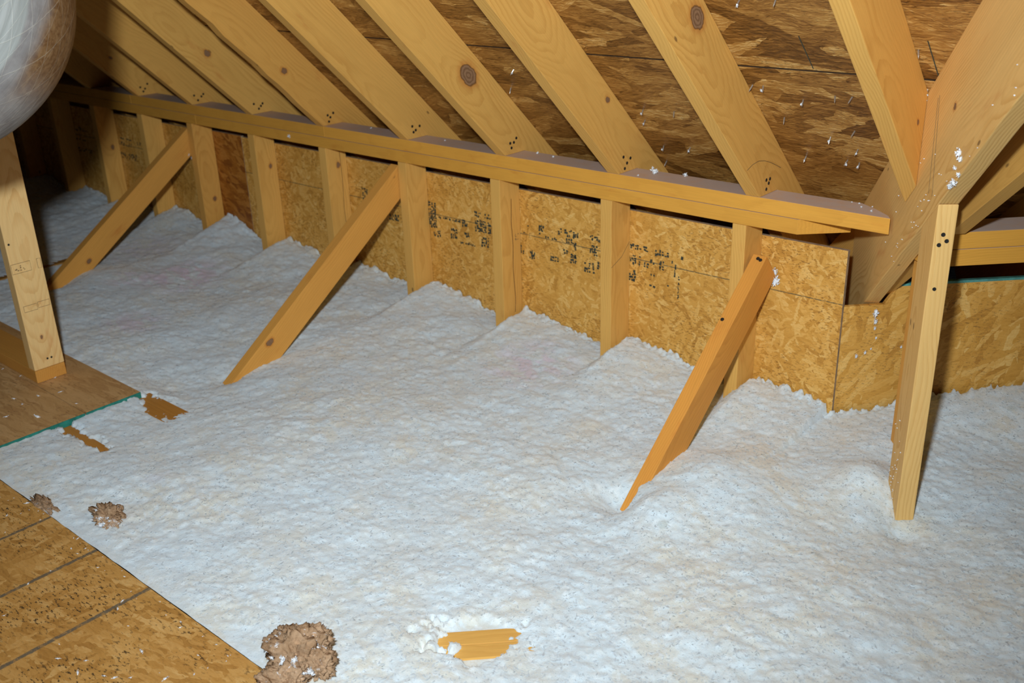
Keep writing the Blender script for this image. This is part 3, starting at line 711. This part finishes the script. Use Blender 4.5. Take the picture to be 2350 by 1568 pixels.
# --- framing laid bare in the loose fill
for y0, lab in ((0.9800, 'short bare joist top poking from the insulation by the plywood corner, nearer piece'), (1.1850, 'bare joist top beside the plywood corner, left one of the farther pair'), (1.2240, 'bare joist top beside the plywood corner, right one of the farther pair')):
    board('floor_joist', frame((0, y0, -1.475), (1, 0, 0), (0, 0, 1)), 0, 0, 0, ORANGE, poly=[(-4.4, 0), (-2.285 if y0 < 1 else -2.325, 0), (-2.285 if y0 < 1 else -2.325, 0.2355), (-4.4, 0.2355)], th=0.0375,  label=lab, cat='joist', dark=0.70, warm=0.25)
for k, lab in ((0, 'bare pine header piece in the insulation hole at bottom centre, nearer half'), (1, 'bare pine header piece in the insulation hole at bottom centre, farther half')):
    c = 2.133+(-0.0385*1.4142 if k == 0 else 0.0005)
    board('header_joist', frame((0, c, -1.475), (1, 1, 0), (0, 0, 1)), 0, 0, 0, WOOD, poly=[(sx(-1.25), 0), (sx(-0.96), 0), (sx(-0.96), 0.2275), (sx(-1.25), 0.2275)], label=lab, cat='joist')
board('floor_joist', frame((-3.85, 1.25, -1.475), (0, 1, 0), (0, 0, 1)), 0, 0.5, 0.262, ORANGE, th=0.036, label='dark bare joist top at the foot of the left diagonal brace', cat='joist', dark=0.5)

# --- stamps: rows of broken black print
def print_mesh(name, blocks, y, cell=0.0042, seed=1, fill=0.55, flip=False):
    R = random.Random(seed); bm = bmesh.new()
    for (cx, cz, ww, hh) in blocks:
        nx = max(1, int(ww/cell)); nz = max(1, int(hh/cell))
        for i in range(nx):
            if R.random() < 0.10 and nx > 3: continue
            for j in range(nz):
                if R.random() > fill: continue
                x = cx-ww/2+(i+0.5)*ww/nx+R.uniform(-1, 1)*cell*0.25; z = cz-hh/2+(j+0.5)*hh/nz+R.uniform(-1, 1)*cell*0.25
                a = cell*R.uniform(0.30, 0.62); b = cell*R.uniform(0.30, 0.70)
                pts = [(x-a, z-b*R.uniform(.5, 1)), (x+a*R.uniform(.5, 1), z-b), (x+a, z+b*R.uniform(.5, 1)), (x-a*R.uniform(.5, 1), z+b)]
                f = [bm.verts.new((p[0], y, p[1])) for p in pts]; g = [bm.verts.new((p[0], y+0.0003, p[1])) for p in pts]
                bm.faces.new(f); bm.faces.new(g[::-1])
                for q in range(4): bm.faces.new((f[q], g[q], g[(q+1) % 4], f[(q+1) % 4]))
    bmesh.ops.recalc_face_normals(bm, faces=bm.faces)
    me = bpy.data.meshes.new(name); bm.to_mesh(me); bm.free(); return me
ST = [(-2.379, -0.923, 0.044, 0.087), (-2.297, -0.926, 0.104, 0.010), (-2.353, -0.984, 0.043, 0.024), (-2.278, -0.972, 0.031, 0.034), (-2.222, -0.927, 0.033, 0.025), (-2.219, -0.966, 0.022, 0.017), (-2.145, -0.888, 0.074, 0.02), (-2.146, -0.926, 0.072, 0.041), (-2.221, -0.996, 0.077, 0.01), (-2.134, -0.976, 0.043, 0.035), (-1.948, -0.888, 0.02, 0.014), (-1.956, -0.914, 0.039, 0.012), (-1.9, -0.894, 0.024, 0.031), (-1.915, -0.932, 0.012, 0.017), (-1.864, -0.913, 0.05, 0.013), (-1.801, -0.886, 0.085, 0.022), (-1.791, -0.91, 0.05, 0.015), (-1.699, -0.884, 0.039, 0.018), (-1.772, -0.926, 0.011, 0.023), (-1.808, -0.946, 0.019, 0.017), (-1.779, -0.963, 0.025, 0.03), (-1.852, -0.977, 0.033, 0.019), (-1.944, -0.978, 0.03, 0.03), (-1.981, -0.971, 0.02, 0.03), (-1.704, -0.923, 0.044, 0.035), (-1.719, -0.978, 0.036, 0.034), (-1.687, -0.974, 0.011, 0.039), (-1.544, -0.884, 0.061, 0.016), (-1.468, -0.887, 0.047, 0.021), (-1.556, -0.921, 0.037, 0.029), (-1.519, -0.931, 0.02, 0.02), (-1.497, -0.916, 0.016, 0.016), (-1.466, -0.922, 0.018, 0.03), (-1.434, -0.905, 0.008, 0.014), (-1.403, -0.886, 0.008, 0.014), (-1.565, -0.971, 0.023, 0.035), (-1.496, -0.957, 0.016, 0.009), (-1.526, -0.99, 0.012, 0.011), (-1.496, -0.988, 0.018, 0.013), (-1.443, -0.977, 0.012, 0.007),
      (-2.648, -0.979, 0.03, 0.025), (-2.567, -0.965, 0.05, 0.022), (-2.712, -0.905, 0.03, 0.05)]
SOL = [(-1.422, -0.928, 0.008, 0.036), (-1.41, -0.947, 0.006, 0.014), (-1.410, -0.984, 0.008, 0.050)]
wmw = wb.matrix_world
o = link('printed_stamp', print_mesh('printed_stamp', [(a, b+0.85, c, d) for a, b, c, d in ST], -0.0005, cell=0.0072, fill=0.80), INK, wb, wmw)
o = link('printed_stamp', print_mesh('printed_stamp', [(a, b+0.85, c, d) for a, b, c, d in SOL], -0.0005, cell=0.0050, fill=0.95, seed=2), INK, wb, wmw)
wl = bpy.data.objects['wall_left']
link('printed_stamp', print_mesh('printed_stamp', [(-4.36, -0.04, 0.13, 0.012), (-4.35, -0.065, 0.10, 0.02), (-4.34, -0.12, 0.14, 0.03), (-4.78, -0.04, 0.16, 0.02), (-4.78, -0.09, 0.2, 0.012), (-4.76, -0.14, 0.15, 0.02), (-4.20, -0.05, 0.1, 0.015)], -0.0005, cell=0.007, fill=0.6, seed=4), INK, wl, wl.matrix_world)
link('printed_stamp', print_mesh('printed_stamp', [(-0.925, 0.068, 0.020, 0.022)], 0.0386, cell=0.003, fill=0.4), INKP, studs[2], studs[2].matrix_world)
# thin boxed stamps on the pale post
def boxline(name, parent, pts, wdt=0.0011, mat=INKP): ribbon(name, pts+[pts[0]], wdt, mat, parent, parent.matrix_world)
def lpz(x, y, w_, h_): boxline('stamped_box', lp, [(x, y), (x, y+w_), (x-h_, y+w_), (x-h_, y)])
for (za, zb, ya, yb) in ((-0.858, -0.886, 1.073, 1.127), (-0.858, -0.886, 1.146, 1.157), (-0.984, -1.002, 1.081, 1.119), (-0.982, -0.999, 1.122, 1.156)):
    boxline('stamped_box', lp, [(za, ya-1.071), (za, yb-1.071), (zb, yb-1.071), (zb, ya-1.071)])
link('printed_stamp', print_mesh('printed_stamp', [(-0.872, 0.025, 0.016, 0.030)], 0.0386, cell=0.0035, fill=0.35), INKP, lp, lp.matrix_world)
# nailing strokes on the roof board
for (xa, ya, yb) in ((-0.955, 1.960, 2.036), (-0.696, 1.956, 2.032)):
    par = ceilu
    L = [((2.185-ya)/CS), ((2.185-yb)/CS)]
    ribbon('chalk_stroke', [(xa, L[0]), (xa+0.0015, max(L[1], SEAM+0.004))], 0.0022, INK, par, par.matrix_world, y=-0.0003)

# --- roofing nail tips coming through the roof board, some with caught fibres
def fluff_mesh(name, r, n, seed, flat_=0.6):
    R = random.Random(seed); bm = bmesh.new()
    for k in range(n):
        d = Vector((R.gauss(0, 1), R.gauss(0, 1), R.gauss(0, 1)*flat_)).normalized()
        c = d*r*R.uniform(0.1, 0.85)
        t1 = Vector((R.gauss(0, 1), R.gauss(0, 1), R.gauss(0, 1))).normalized()
        t2 = t1.cross(d+Vector((0.01, 0, 0))).normalized(); t3 = t1.cross(t2)
        L = r*R.uniform(0.15, 0.5); W = r*R.uniform(0.06, 0.2)
        vs = [bm.verts.new(c-t1*L-t3*W), bm.verts.new(c+t2*W), bm.verts.new(c+t1*L-t3*W), bm.verts.new(c-t2*W), bm.verts.new(c+t3*W*1.2)]
        for a, b in ((0, 1), (1, 2), (2, 3), (3, 0)): bm.faces.new((vs[a], vs[b], vs[4]))
    # a solid lumpy core
    core = bmesh.ops.create_icosphere(bm, subdivisions=2, radius=r*0.5)['verts']
    for v in core: v.co *= 0.7+0.6*mnoise.noise(v.co*(3.0/r)+Vector((seed, 0, 0)))+0.1
    me = bpy.data.meshes.new(name); bm.to_mesh(me); bm.free(); me.materials.append(FLUFF)
    for p in me.polygons: p.use_smooth = True
    return me
FLUFF = flat_mat('fibreglass_tuft', (0.84, 0.87, 0.90), 0.9, var=0.06)
FM = [fluff_mesh('insulation_tuft', 0.010, 46, s) for s in (1, 2, 3)]
FLAKE = [fluff_mesh('insulation_flake', 0.005, 9, s, 0.25) for s in (11, 12)]
def tuft(loc, scale, label, group=None, sc3=None, name='insulation_tuft', rot=None, mesh=None):
    o = bpy.data.objects.new(name, mesh or rnd.choice(FM)); COL.objects.link(o)
    o.location = (loc[0], loc[1], loc[2]+ZO); s = scale
    o.scale = (s*(sc3[0] if sc3 else 1), s*(sc3[1] if sc3 else 1), s*(sc3[2] if sc3 else 1))
    o.rotation_euler = rot or (rnd.uniform(0, .4), rnd.uniform(0, .4), rnd.uniform(0, 6))
    tag(o, label, 'insulation tuft', group); return o
def nail_mesh():
    bm = bmesh.new()
    bmesh.ops.create_cone(bm, cap_ends=True, segments=8, radius1=0.0019, radius2=0.0017, depth=0.012, matrix=Matrix.Translation((0, 0, 0.006)))
    bmesh.ops.create_cone(bm, cap_ends=True, segments=8, radius1=0.0017, radius2=0.0001, depth=0.006, matrix=Matrix.Translation((0, 0, 0.015)))
    me = bpy.data.meshes.new('roofing_nail'); bm.to_mesh(me); bm.free(); me.materials.append(NAILB); return me
NM = nail_mesh()
NP = [(-1.051, 1.886), (-0.970, 1.882), (-1.121, 2.092), (-1.095, 2.092), (-1.011, 2.121), (-0.930, 2.103), (-0.891, 2.101), (-0.917, 2.195), (-0.984, 2.221), (-0.928, 2.250), (-1.074, 2.294), (-0.966, 2.288), (-0.939, 2.292), (-1.414, 2.317), (-0.719, 1.977), (-1.081, 2.178),
      (-1.490, 2.203), (-1.506, 2.238), (-1.503, 2.325), (-1.393, 2.198), (-1.850, 2.111), (-1.922, 2.178), (-1.529, 2.383)]
caught = {0, 3, 4, 8, 9, 10, 11, 12, 13, 16, 17, 18, 20}
def roofpt(x, y, off=0.0): return Vector((x, y-SN*off, -0.656+0.1925+(2.185-y)*K-CS*off))
for i, (x, y) in enumerate(NP):
    p = roofpt(x, y)
    o = bpy.data.objects.new('roofing_nail', NM); COL.objects.link(o)
    d = Vector((rnd.uniform(-.35, .35), -SN+rnd.uniform(-.2, .2), -CS-0.2))
    o.rotation_euler = d.to_track_quat('Z', 'Y').to_euler(); o.location = (p.x, p.y, p.z+ZO)
    tag(o, 'bright roofing nail tip poking down through the roof strand board', 'nail', 'roofing nail tips through the roof board')
    if i in caught:
        p = roofpt(x, y, 0.012)
        tuft(p, rnd.uniform(0.28, 0.5), 'tiny white fibre wisp caught on a roofing nail tip', 'fibre wisps caught on roofing nails', sc3=(0.7, 0.7, 1.4))

# --- tufts on the framing
PT = -0.656
tuft((-1.478, 2.245, PT+0.008), 1.25, 'biggest white tuft on the dusty top plate between two rafter feet', sc3=(1.3, 1, 0.8))
tuft((-1.392, 2.262, PT+0.006), 0.75, 'small spiky white tuft on the top plate, right of the biggest tuft')
tuft((-1.500, 2.200, PT+0.002), 0.3, 'tiny crumb beside the biggest plate tuft')
for p, s in (((-0.917, 2.262, PT+0.002), 0.30), ((-0.900, 2.235, PT+0.002), 0.30), ((-0.88, 2.25, PT+0.002), 0.22), ((-0.935, 2.262, PT+0.002), 0.22), ((-0.868, 2.215, PT+0.002), 0.35),
             ((-1.83, 2.25, PT+0.002), 0.45), ((-2.26, 2.24, PT+0.002), 0.3), ((-2.62, 2.25, PT+0.002), 0.35), ((-1.90, 2.262, PT+0.002), 0.5)):
    tuft(p, s, 'tiny white crumb lying on the dusty top plate', 'crumbs on the top plates')
def onbeam(u, z, off=0.003):            # on the left face of the valley rafter, u along, z world
    b = Vector((P0.x, P0.y, 0))+Vector((MX, MY, 0))*u-NN*off; return (b.x, b.y, z)
def ub(x, y): return (x-P0.x)*MX+(y-P0.y)*MY
BT = [(-0.583, 1.871, -0.422, 1.3), (-0.577, 1.863, -0.430, 0.9), (-0.590, 1.880, -0.452, 0.6), (-0.576, 1.861, -0.457, 0.7), (-0.596, 1.889, -0.486, 0.9), (-0.587, 1.877, -0.478, 1.0), (-0.600, 1.893, -0.492, 0.6)]
for i, (x, y, z, s) in enumerate(BT):
    tuft(onbeam(ub(x, y), z), s, 'white fluff spot in the cluster on the lit face of the valley rafter', 'fluff cluster on the valley rafter face', sc3=(0.7, 0.7, 1.0))
for i in range(26):
    tuft(onbeam(ub(-0.722, 2.069)+rnd.uniform(-0.006, 0.005)-0.0008*i, -0.347-0.0026*i, rnd.uniform(0.002, 0.006)), rnd.uniform(0.2, 0.5), 'white crumb packed in the corner between jack rafter and valley rafter', 'crumbs in the jack rafter corner')
RR = random.Random(4)
for i in range(46):
    u = RR.uniform(-0.35, 0.45); z = -0.538+0.8*u+RR.uniform(0.02, 0.26)
    if i > 24: u = RR.uniform(-0.30, 0.45); z = -0.538+0.8*u+RR.uniform(0.0, 0.04)
    tuft(onbeam(u, z, 0.0008), RR.uniform(0.3, 0.6), 'tiny white speck stuck to the valley rafter face', 'specks on the valley rafter', mesh=RR.choice(FLAKE), name='insulation_flake')
for i in range(26):
    h_ = -1.02-0.20*RR.random()**1.0; bk = RR.uniform(0.012, 0.085)
    p = Vector((P0.x, P0.y, h_))-Vector((MX, MY, 0))*bk-NN*0.0008
    tuft(p, RR.uniform(0.3, 0.65), 'tiny white speck on the lower left face of the tall right post', 'specks on the tall right post', mesh=RR.choice(FLAKE), name='insulation_flake')
# wisps on the wall boards
for (x, y, z, s, lab) in ((-1.117, 2.266, -0.893, 1.9, 'white fluff clump caught beside the top end of the right brace'), (-1.120, 2.268, -0.868, 1.2, 'loose wisp just above the fluff clump at the right brace top'),
                          (-0.872, 2.327, -0.940, 1.3, 'long wisp hanging on the side wall board below the beam foot')):
    tuft((x, y, z), s, lab, sc3=(0.6, 0.5, 1.3) if s < 1.5 else (0.8, 0.5, 1.0), rot=(0, 0, 0.7))
for (x, z, s) in ((-0.872, -0.966, 0.9), (-0.872, -0.984, 0.6), (-0.868, -1.01, 0.5), (-0.90, -1.058, 0.7), (-0.885, -1.05, 0.6), (-0.875, -1.04, 0.4), (-0.82, -1.04, 0.5)):
    tuft((x, x+3.205, z), s, 'thin white fibre wisp stuck on the golden side wall board', 'wisps on the side wall board', sc3=(0.6, 0.3, 1.2), rot=(0, 0, 0.7))
for (x, y, z) in ((-3.672, 2.18, -0.86), (-3.668, 2.19, -0.875), (-2.99, 2.182, -0.71)):
    tuft((x, y, z), 1.1, {0: 'white wisp at the top end of the left brace, upper one', 1: 'white wisp at the top end of the left brace, lower one', 2: 'white spot on the front of the lower top plate left of centre'}[[-0.86, -0.875, -0.71].index(z)], sc3=(0.8, 0.5, 0.9))
DECKF = [(-2.171, 0.691), (-2.187, 0.744), (-1.877, 0.603), (-1.657, 0.677), (-1.511, 0.723), (-1.507, 0.641), (-1.564, 0.563), (-1.545, 0.538), (-1.5, 0.564), (-1.481, 0.573), (-1.459, 0.592), (-1.378, 0.668), (-1.61, 0.533), (-1.928, 0.72), (-1.953, 0.748), (-1.525, 0.733), (-1.673, 0.696), (-1.408, 0.629), (-1.813, 0.526)]
PLYF = [(-2.606, 0.969), (-2.709, 1.085), (-2.718, 0.978), (-2.82, 1.124), (-2.914, 1.063), (-2.677, 0.915), (-2.774, 0.98), (-3.15, 1.119), (-2.735, 1.032), (-2.598, 1.075), (-3.011, 1.054)]
for (x, y) in DECKF:
    tuft((x, y, -1.219), rnd.uniform(0.7, 1.3), 'small white flake lying on the orange front deck', 'white flakes on the front deck', mesh=rnd.choice(FLAKE), sc3=(1.5, 0.8, 0.6), name='insulation_flake')
for i, (x, y) in enumerate(PLYF):
    tuft((x, y, -1.219), 2.6 if i == 0 else rnd.uniform(0.7, 1.6), 'white flake lying on the brown plywood' if i else 'largest oval white flake on the brown plywood near its teal edge', 'white flakes on the plywood' if i else None, mesh=rnd.choice(FLAKE), sc3=(1.4, 0.8, 0.5), name='insulation_flake')
R9 = random.Random(9)
for i in range(46):
    x = R9.uniform(-2.3, -1.1); y = 0.748-abs(R9.gauss(0, 0.02)) if i < 26 else R9.uniform(0.35, 0.74)
    tuft((x, y, -1.2195), R9.uniform(0.25, 0.6), 'small white flake lying on the orange front deck', 'white flakes on the front deck', mesh=R9.choice(FLAKE), sc3=(1.3, 0.8, 0.6), name='insulation_flake')

# --- brown mineral wool clumps
def wool_mat():
    t = NT('brown_mineral_wool'); oc = t.new('ShaderNodeTexCoord').outputs['Object']
    f = t.noise(oc, 70, 5, 0.7, 1.2); a = t.noise(oc, 22, 3, 0.6)
    col = t.mix(t.smooth(a, 0.3, 0.7), (0.36, 0.22, 0.12), (0.54, 0.36, 0.22))
    col = t.mix(t.smooth(f, 0.55, 0.75, 0, 0.6), col, (0.25, 0.13, 0.06))
    wn = t.noise(t.mapping(oc, loc=(3, 3, 3)), 48, 4, 0.75, 0.8)
    col = t.mix(t.smooth(wn, 0.60, 0.67, 0, 0.9), col, (0.82, 0.83, 0.84))
    t.bump(f, 0.8, 0.006); return t.fin(col, 0.95, 0.05)
WOOL = wool_mat()
def clump(loc, rad, label, seed, lobes):
    bm = bmesh.new()
    for (dx, dy, dz, r) in lobes:
        vs = bmesh.ops.create_icosphere(bm, subdivisions=5, radius=1.0)['verts']
        for v in vs:
            d = v.co.normalized()
            n = 1.05+0.42*mnoise.fractal(d*1.9+Vector((seed, 0, 0)), 1.0, 2.0, 4)-0.55*abs(mnoise.noise(d*3.6+Vector((0, seed, 0))))-0.30*abs(mnoise.noise(d*8+Vector((0, seed, 2))))
            n += 0.12*mnoise.noise(d*15+Vector((seed, 4, 0)))+0.04*mnoise.noise(d*38+Vector((seed, 4, 0)))
            v.co = Vector((dx+d.x*r*n*rad[0], dy+d.y*r*n*rad[1], dz+d.z*r*n*rad[2]))
    me = bpy.data.meshes.new('mineral_wool_clump'); bm.to_mesh(me); bm.free()
    for p in me.polygons: p.use_smooth = True
    o = link('mineral_wool_clump', me, WOOL); o.location = (loc[0], loc[1], loc[2]+ZO)
    tag(o, label, 'mineral wool'); return o
clump((-1.262, 0.800, -1.205), (0.062, 0.050, 0.052), 'largest brown mineral wool clump at the deck edge, bottom of the view', 3, [(0, 0, 0, 1), (-0.045, 0.012, -0.010, 0.70), (0.035, -0.045, -0.004, 0.72), (0.045, 0.016, -0.006, 0.62), (0.005, 0.035, 0.004, 0.7), (0.01, -0.06, -0.01, 0.5)])
clump((-1.985, 0.835, -1.222), (0.050, 0.032, 0.026), 'middle brown mineral wool clump sunk in the insulation near the deck', 8, [(0, 0, 0, 1), (0.025, -0.010, -0.006, 0.7)])
clump((-2.150, 0.768, -1.226), (0.060, 0.020, 0.016), 'smallest flat brown mineral wool clump at the deck edge, farther left', 5, [(0, 0, 0, 1)])

R8 = random.Random(18)
for i in range(26):
    a, e = R8.uniform(0, 6.28), R8.uniform(0.1, 1.3)
    tuft((-1.262+0.062*math.cos(a)*math.cos(e)+0.01, 0.790+0.055*math.sin(a)*math.cos(e), -1.205+0.045*math.sin(e)), R8.uniform(0.35, 0.9), 'white fluff bit clinging to the largest brown mineral wool clump', 'fluff bits on the largest brown clump', sc3=(1.3, 0.8, 0.7))
for i in range(9):
    tuft((-1.985+R8.uniform(-.03, .04), 0.815+R8.uniform(-.02, .015), -1.205+R8.uniform(-.01, .006)), R8.uniform(0.35, 0.8), 'white fluff bit on the middle brown mineral wool clump', 'fluff bits on the middle brown clump', sc3=(1.3, 0.8, 0.7))
# --- foil covered duct bending through the top left corner
def duct_mat():
    t = NT('foil_duct_jacket'); uv = t.new('ShaderNodeTexCoord').outputs['UV']; oc = t.new('ShaderNodeTexCoord').outputs['Object']
    x, y, z = t.sep(uv)
    wob = t.math('MULTIPLY', t.math('SUBTRACT', t.noise(oc, 7, 3), 0.5), 0.05)
    yw = t.math('ADD', y, wob)
    n1 = t.noise(oc, 30, 4, 0.6); n2 = t.noise(t.mapping(uv, scale=(2, 14, 1)), 5, 4, 0.6)
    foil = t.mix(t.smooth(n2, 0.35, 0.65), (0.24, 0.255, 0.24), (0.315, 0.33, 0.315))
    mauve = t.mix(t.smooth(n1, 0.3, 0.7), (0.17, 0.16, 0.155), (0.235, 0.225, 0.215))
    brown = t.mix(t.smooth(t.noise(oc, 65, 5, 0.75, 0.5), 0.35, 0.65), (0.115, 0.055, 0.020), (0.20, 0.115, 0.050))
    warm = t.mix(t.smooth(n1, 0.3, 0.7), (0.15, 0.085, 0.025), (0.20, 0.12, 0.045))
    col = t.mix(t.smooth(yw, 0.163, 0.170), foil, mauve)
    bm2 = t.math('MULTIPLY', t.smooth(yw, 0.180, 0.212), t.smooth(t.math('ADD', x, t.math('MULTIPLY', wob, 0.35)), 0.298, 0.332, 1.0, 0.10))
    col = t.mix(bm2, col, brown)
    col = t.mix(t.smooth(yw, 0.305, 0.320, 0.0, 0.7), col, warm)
    # criss cross scrim threads under the foil
    m = None
    for (a, b, p) in ((34.0, 16.0, 0.0), (-22.0, 30.0, 0.3), (30.0, 36.0, 0.5)):
        q = t.math('ADD', t.math('ADD', t.math('MULTIPLY', x, a), t.math('MULTIPLY', y, b)), t.math('MULTIPLY', n1, 0.10))
        f = t.math('ABSOLUTE', t.math('SUBTRACT', t.math('FRACT', t.math('ADD', q, p)), 0.5))
        l = t.smooth(f, 0.0, 0.022, 1.0, 0.0); m = l if m is None else t.math('MAXIMUM', m, l)
    m = t.math('MULTIPLY', m, t.smooth(n2, 0.30, 0.5, 0.25, 1.0))
    col = t.mix(t.math('MULTIPLY', m, 0.24), col, (0.62, 0.58, 0.46))
    h = t.math('ADD', t.math('MULTIPLY', m, 0.5), t.math('MULTIPLY', n2, 1.2))
    t.bump(h, 0.3, 0.005)
    t.b.inputs['Metallic'].default_value = 0.10
    return t.fin(col, 0.50, 0.22)
DC = (rt*0)
def ray(px, py): return r2*((px-1175)/2316.0)-u2*((py-784)/2316.0)+fw
DC = ray(-200, 6)*1.75; RB, RT_ = 0.098, 0.170
path = []
for k in range(12): path.append((DC+r2*RB+u2*(0.30-0.30*k/12), r2))
for k in range(25):
    a = -math.pi/2*k/24; d = r2*math.cos(a)+u2*math.sin(a); path.append((DC+d*RB, d))
for k in range(1, 12): path.append((DC-u2*RB-r2*(0.70*k/11), -u2))
bm = bmesh.new(); uvl = bm.loops.layers.uv.new('UVMap'); rings = []; NV = 72; Ltot = 0
prevc = None; acc = []
for c, d in path:
    if prevc is not None: Ltot += (c-prevc).length
    acc.append(Ltot); prevc = c
for i, (c, d) in enumerate(path):
    ring = []
    for j in range(NV):
        a = 2*math.pi*j/NV                      # 0 faces the room side, grows toward the outer side of the bend
        o_ = -fw*math.cos(a)+d*math.sin(a)
        r_ = RT_*(1+0.020*mnoise.noise(Vector((acc[i]*5, math.cos(a)*1.5, math.sin(a)*1.5)))+0.008*math.sin(acc[i]*46))
        p = c+o_*r_; ring.append(bm.verts.new((p.x, p.y, p.z+ZO)))
    rings.append(ring)
for i in range(len(rings)-1):
    for j in range(NV):
        f = bm.faces.new((rings[i][j], rings[i+1][j], rings[i+1][(j+1) % NV], rings[i][(j+1) % NV])); f.smooth = True
        for l, (ii, jj) in zip(f.loops, ((i, j), (i+1, j), (i+1, j+1), (i, j+1))): l[uvl].uv = (acc[ii]/Ltot, jj/NV)
bm.faces.new(rings[0][::-1]); bm.faces.new(rings[-1])
bmesh.ops.recalc_face_normals(bm, faces=bm.faces)
me = bpy.data.meshes.new('insulated_duct'); bm.to_mesh(me); bm.free()
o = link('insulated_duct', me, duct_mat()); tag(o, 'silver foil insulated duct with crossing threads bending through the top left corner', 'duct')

build_loose()
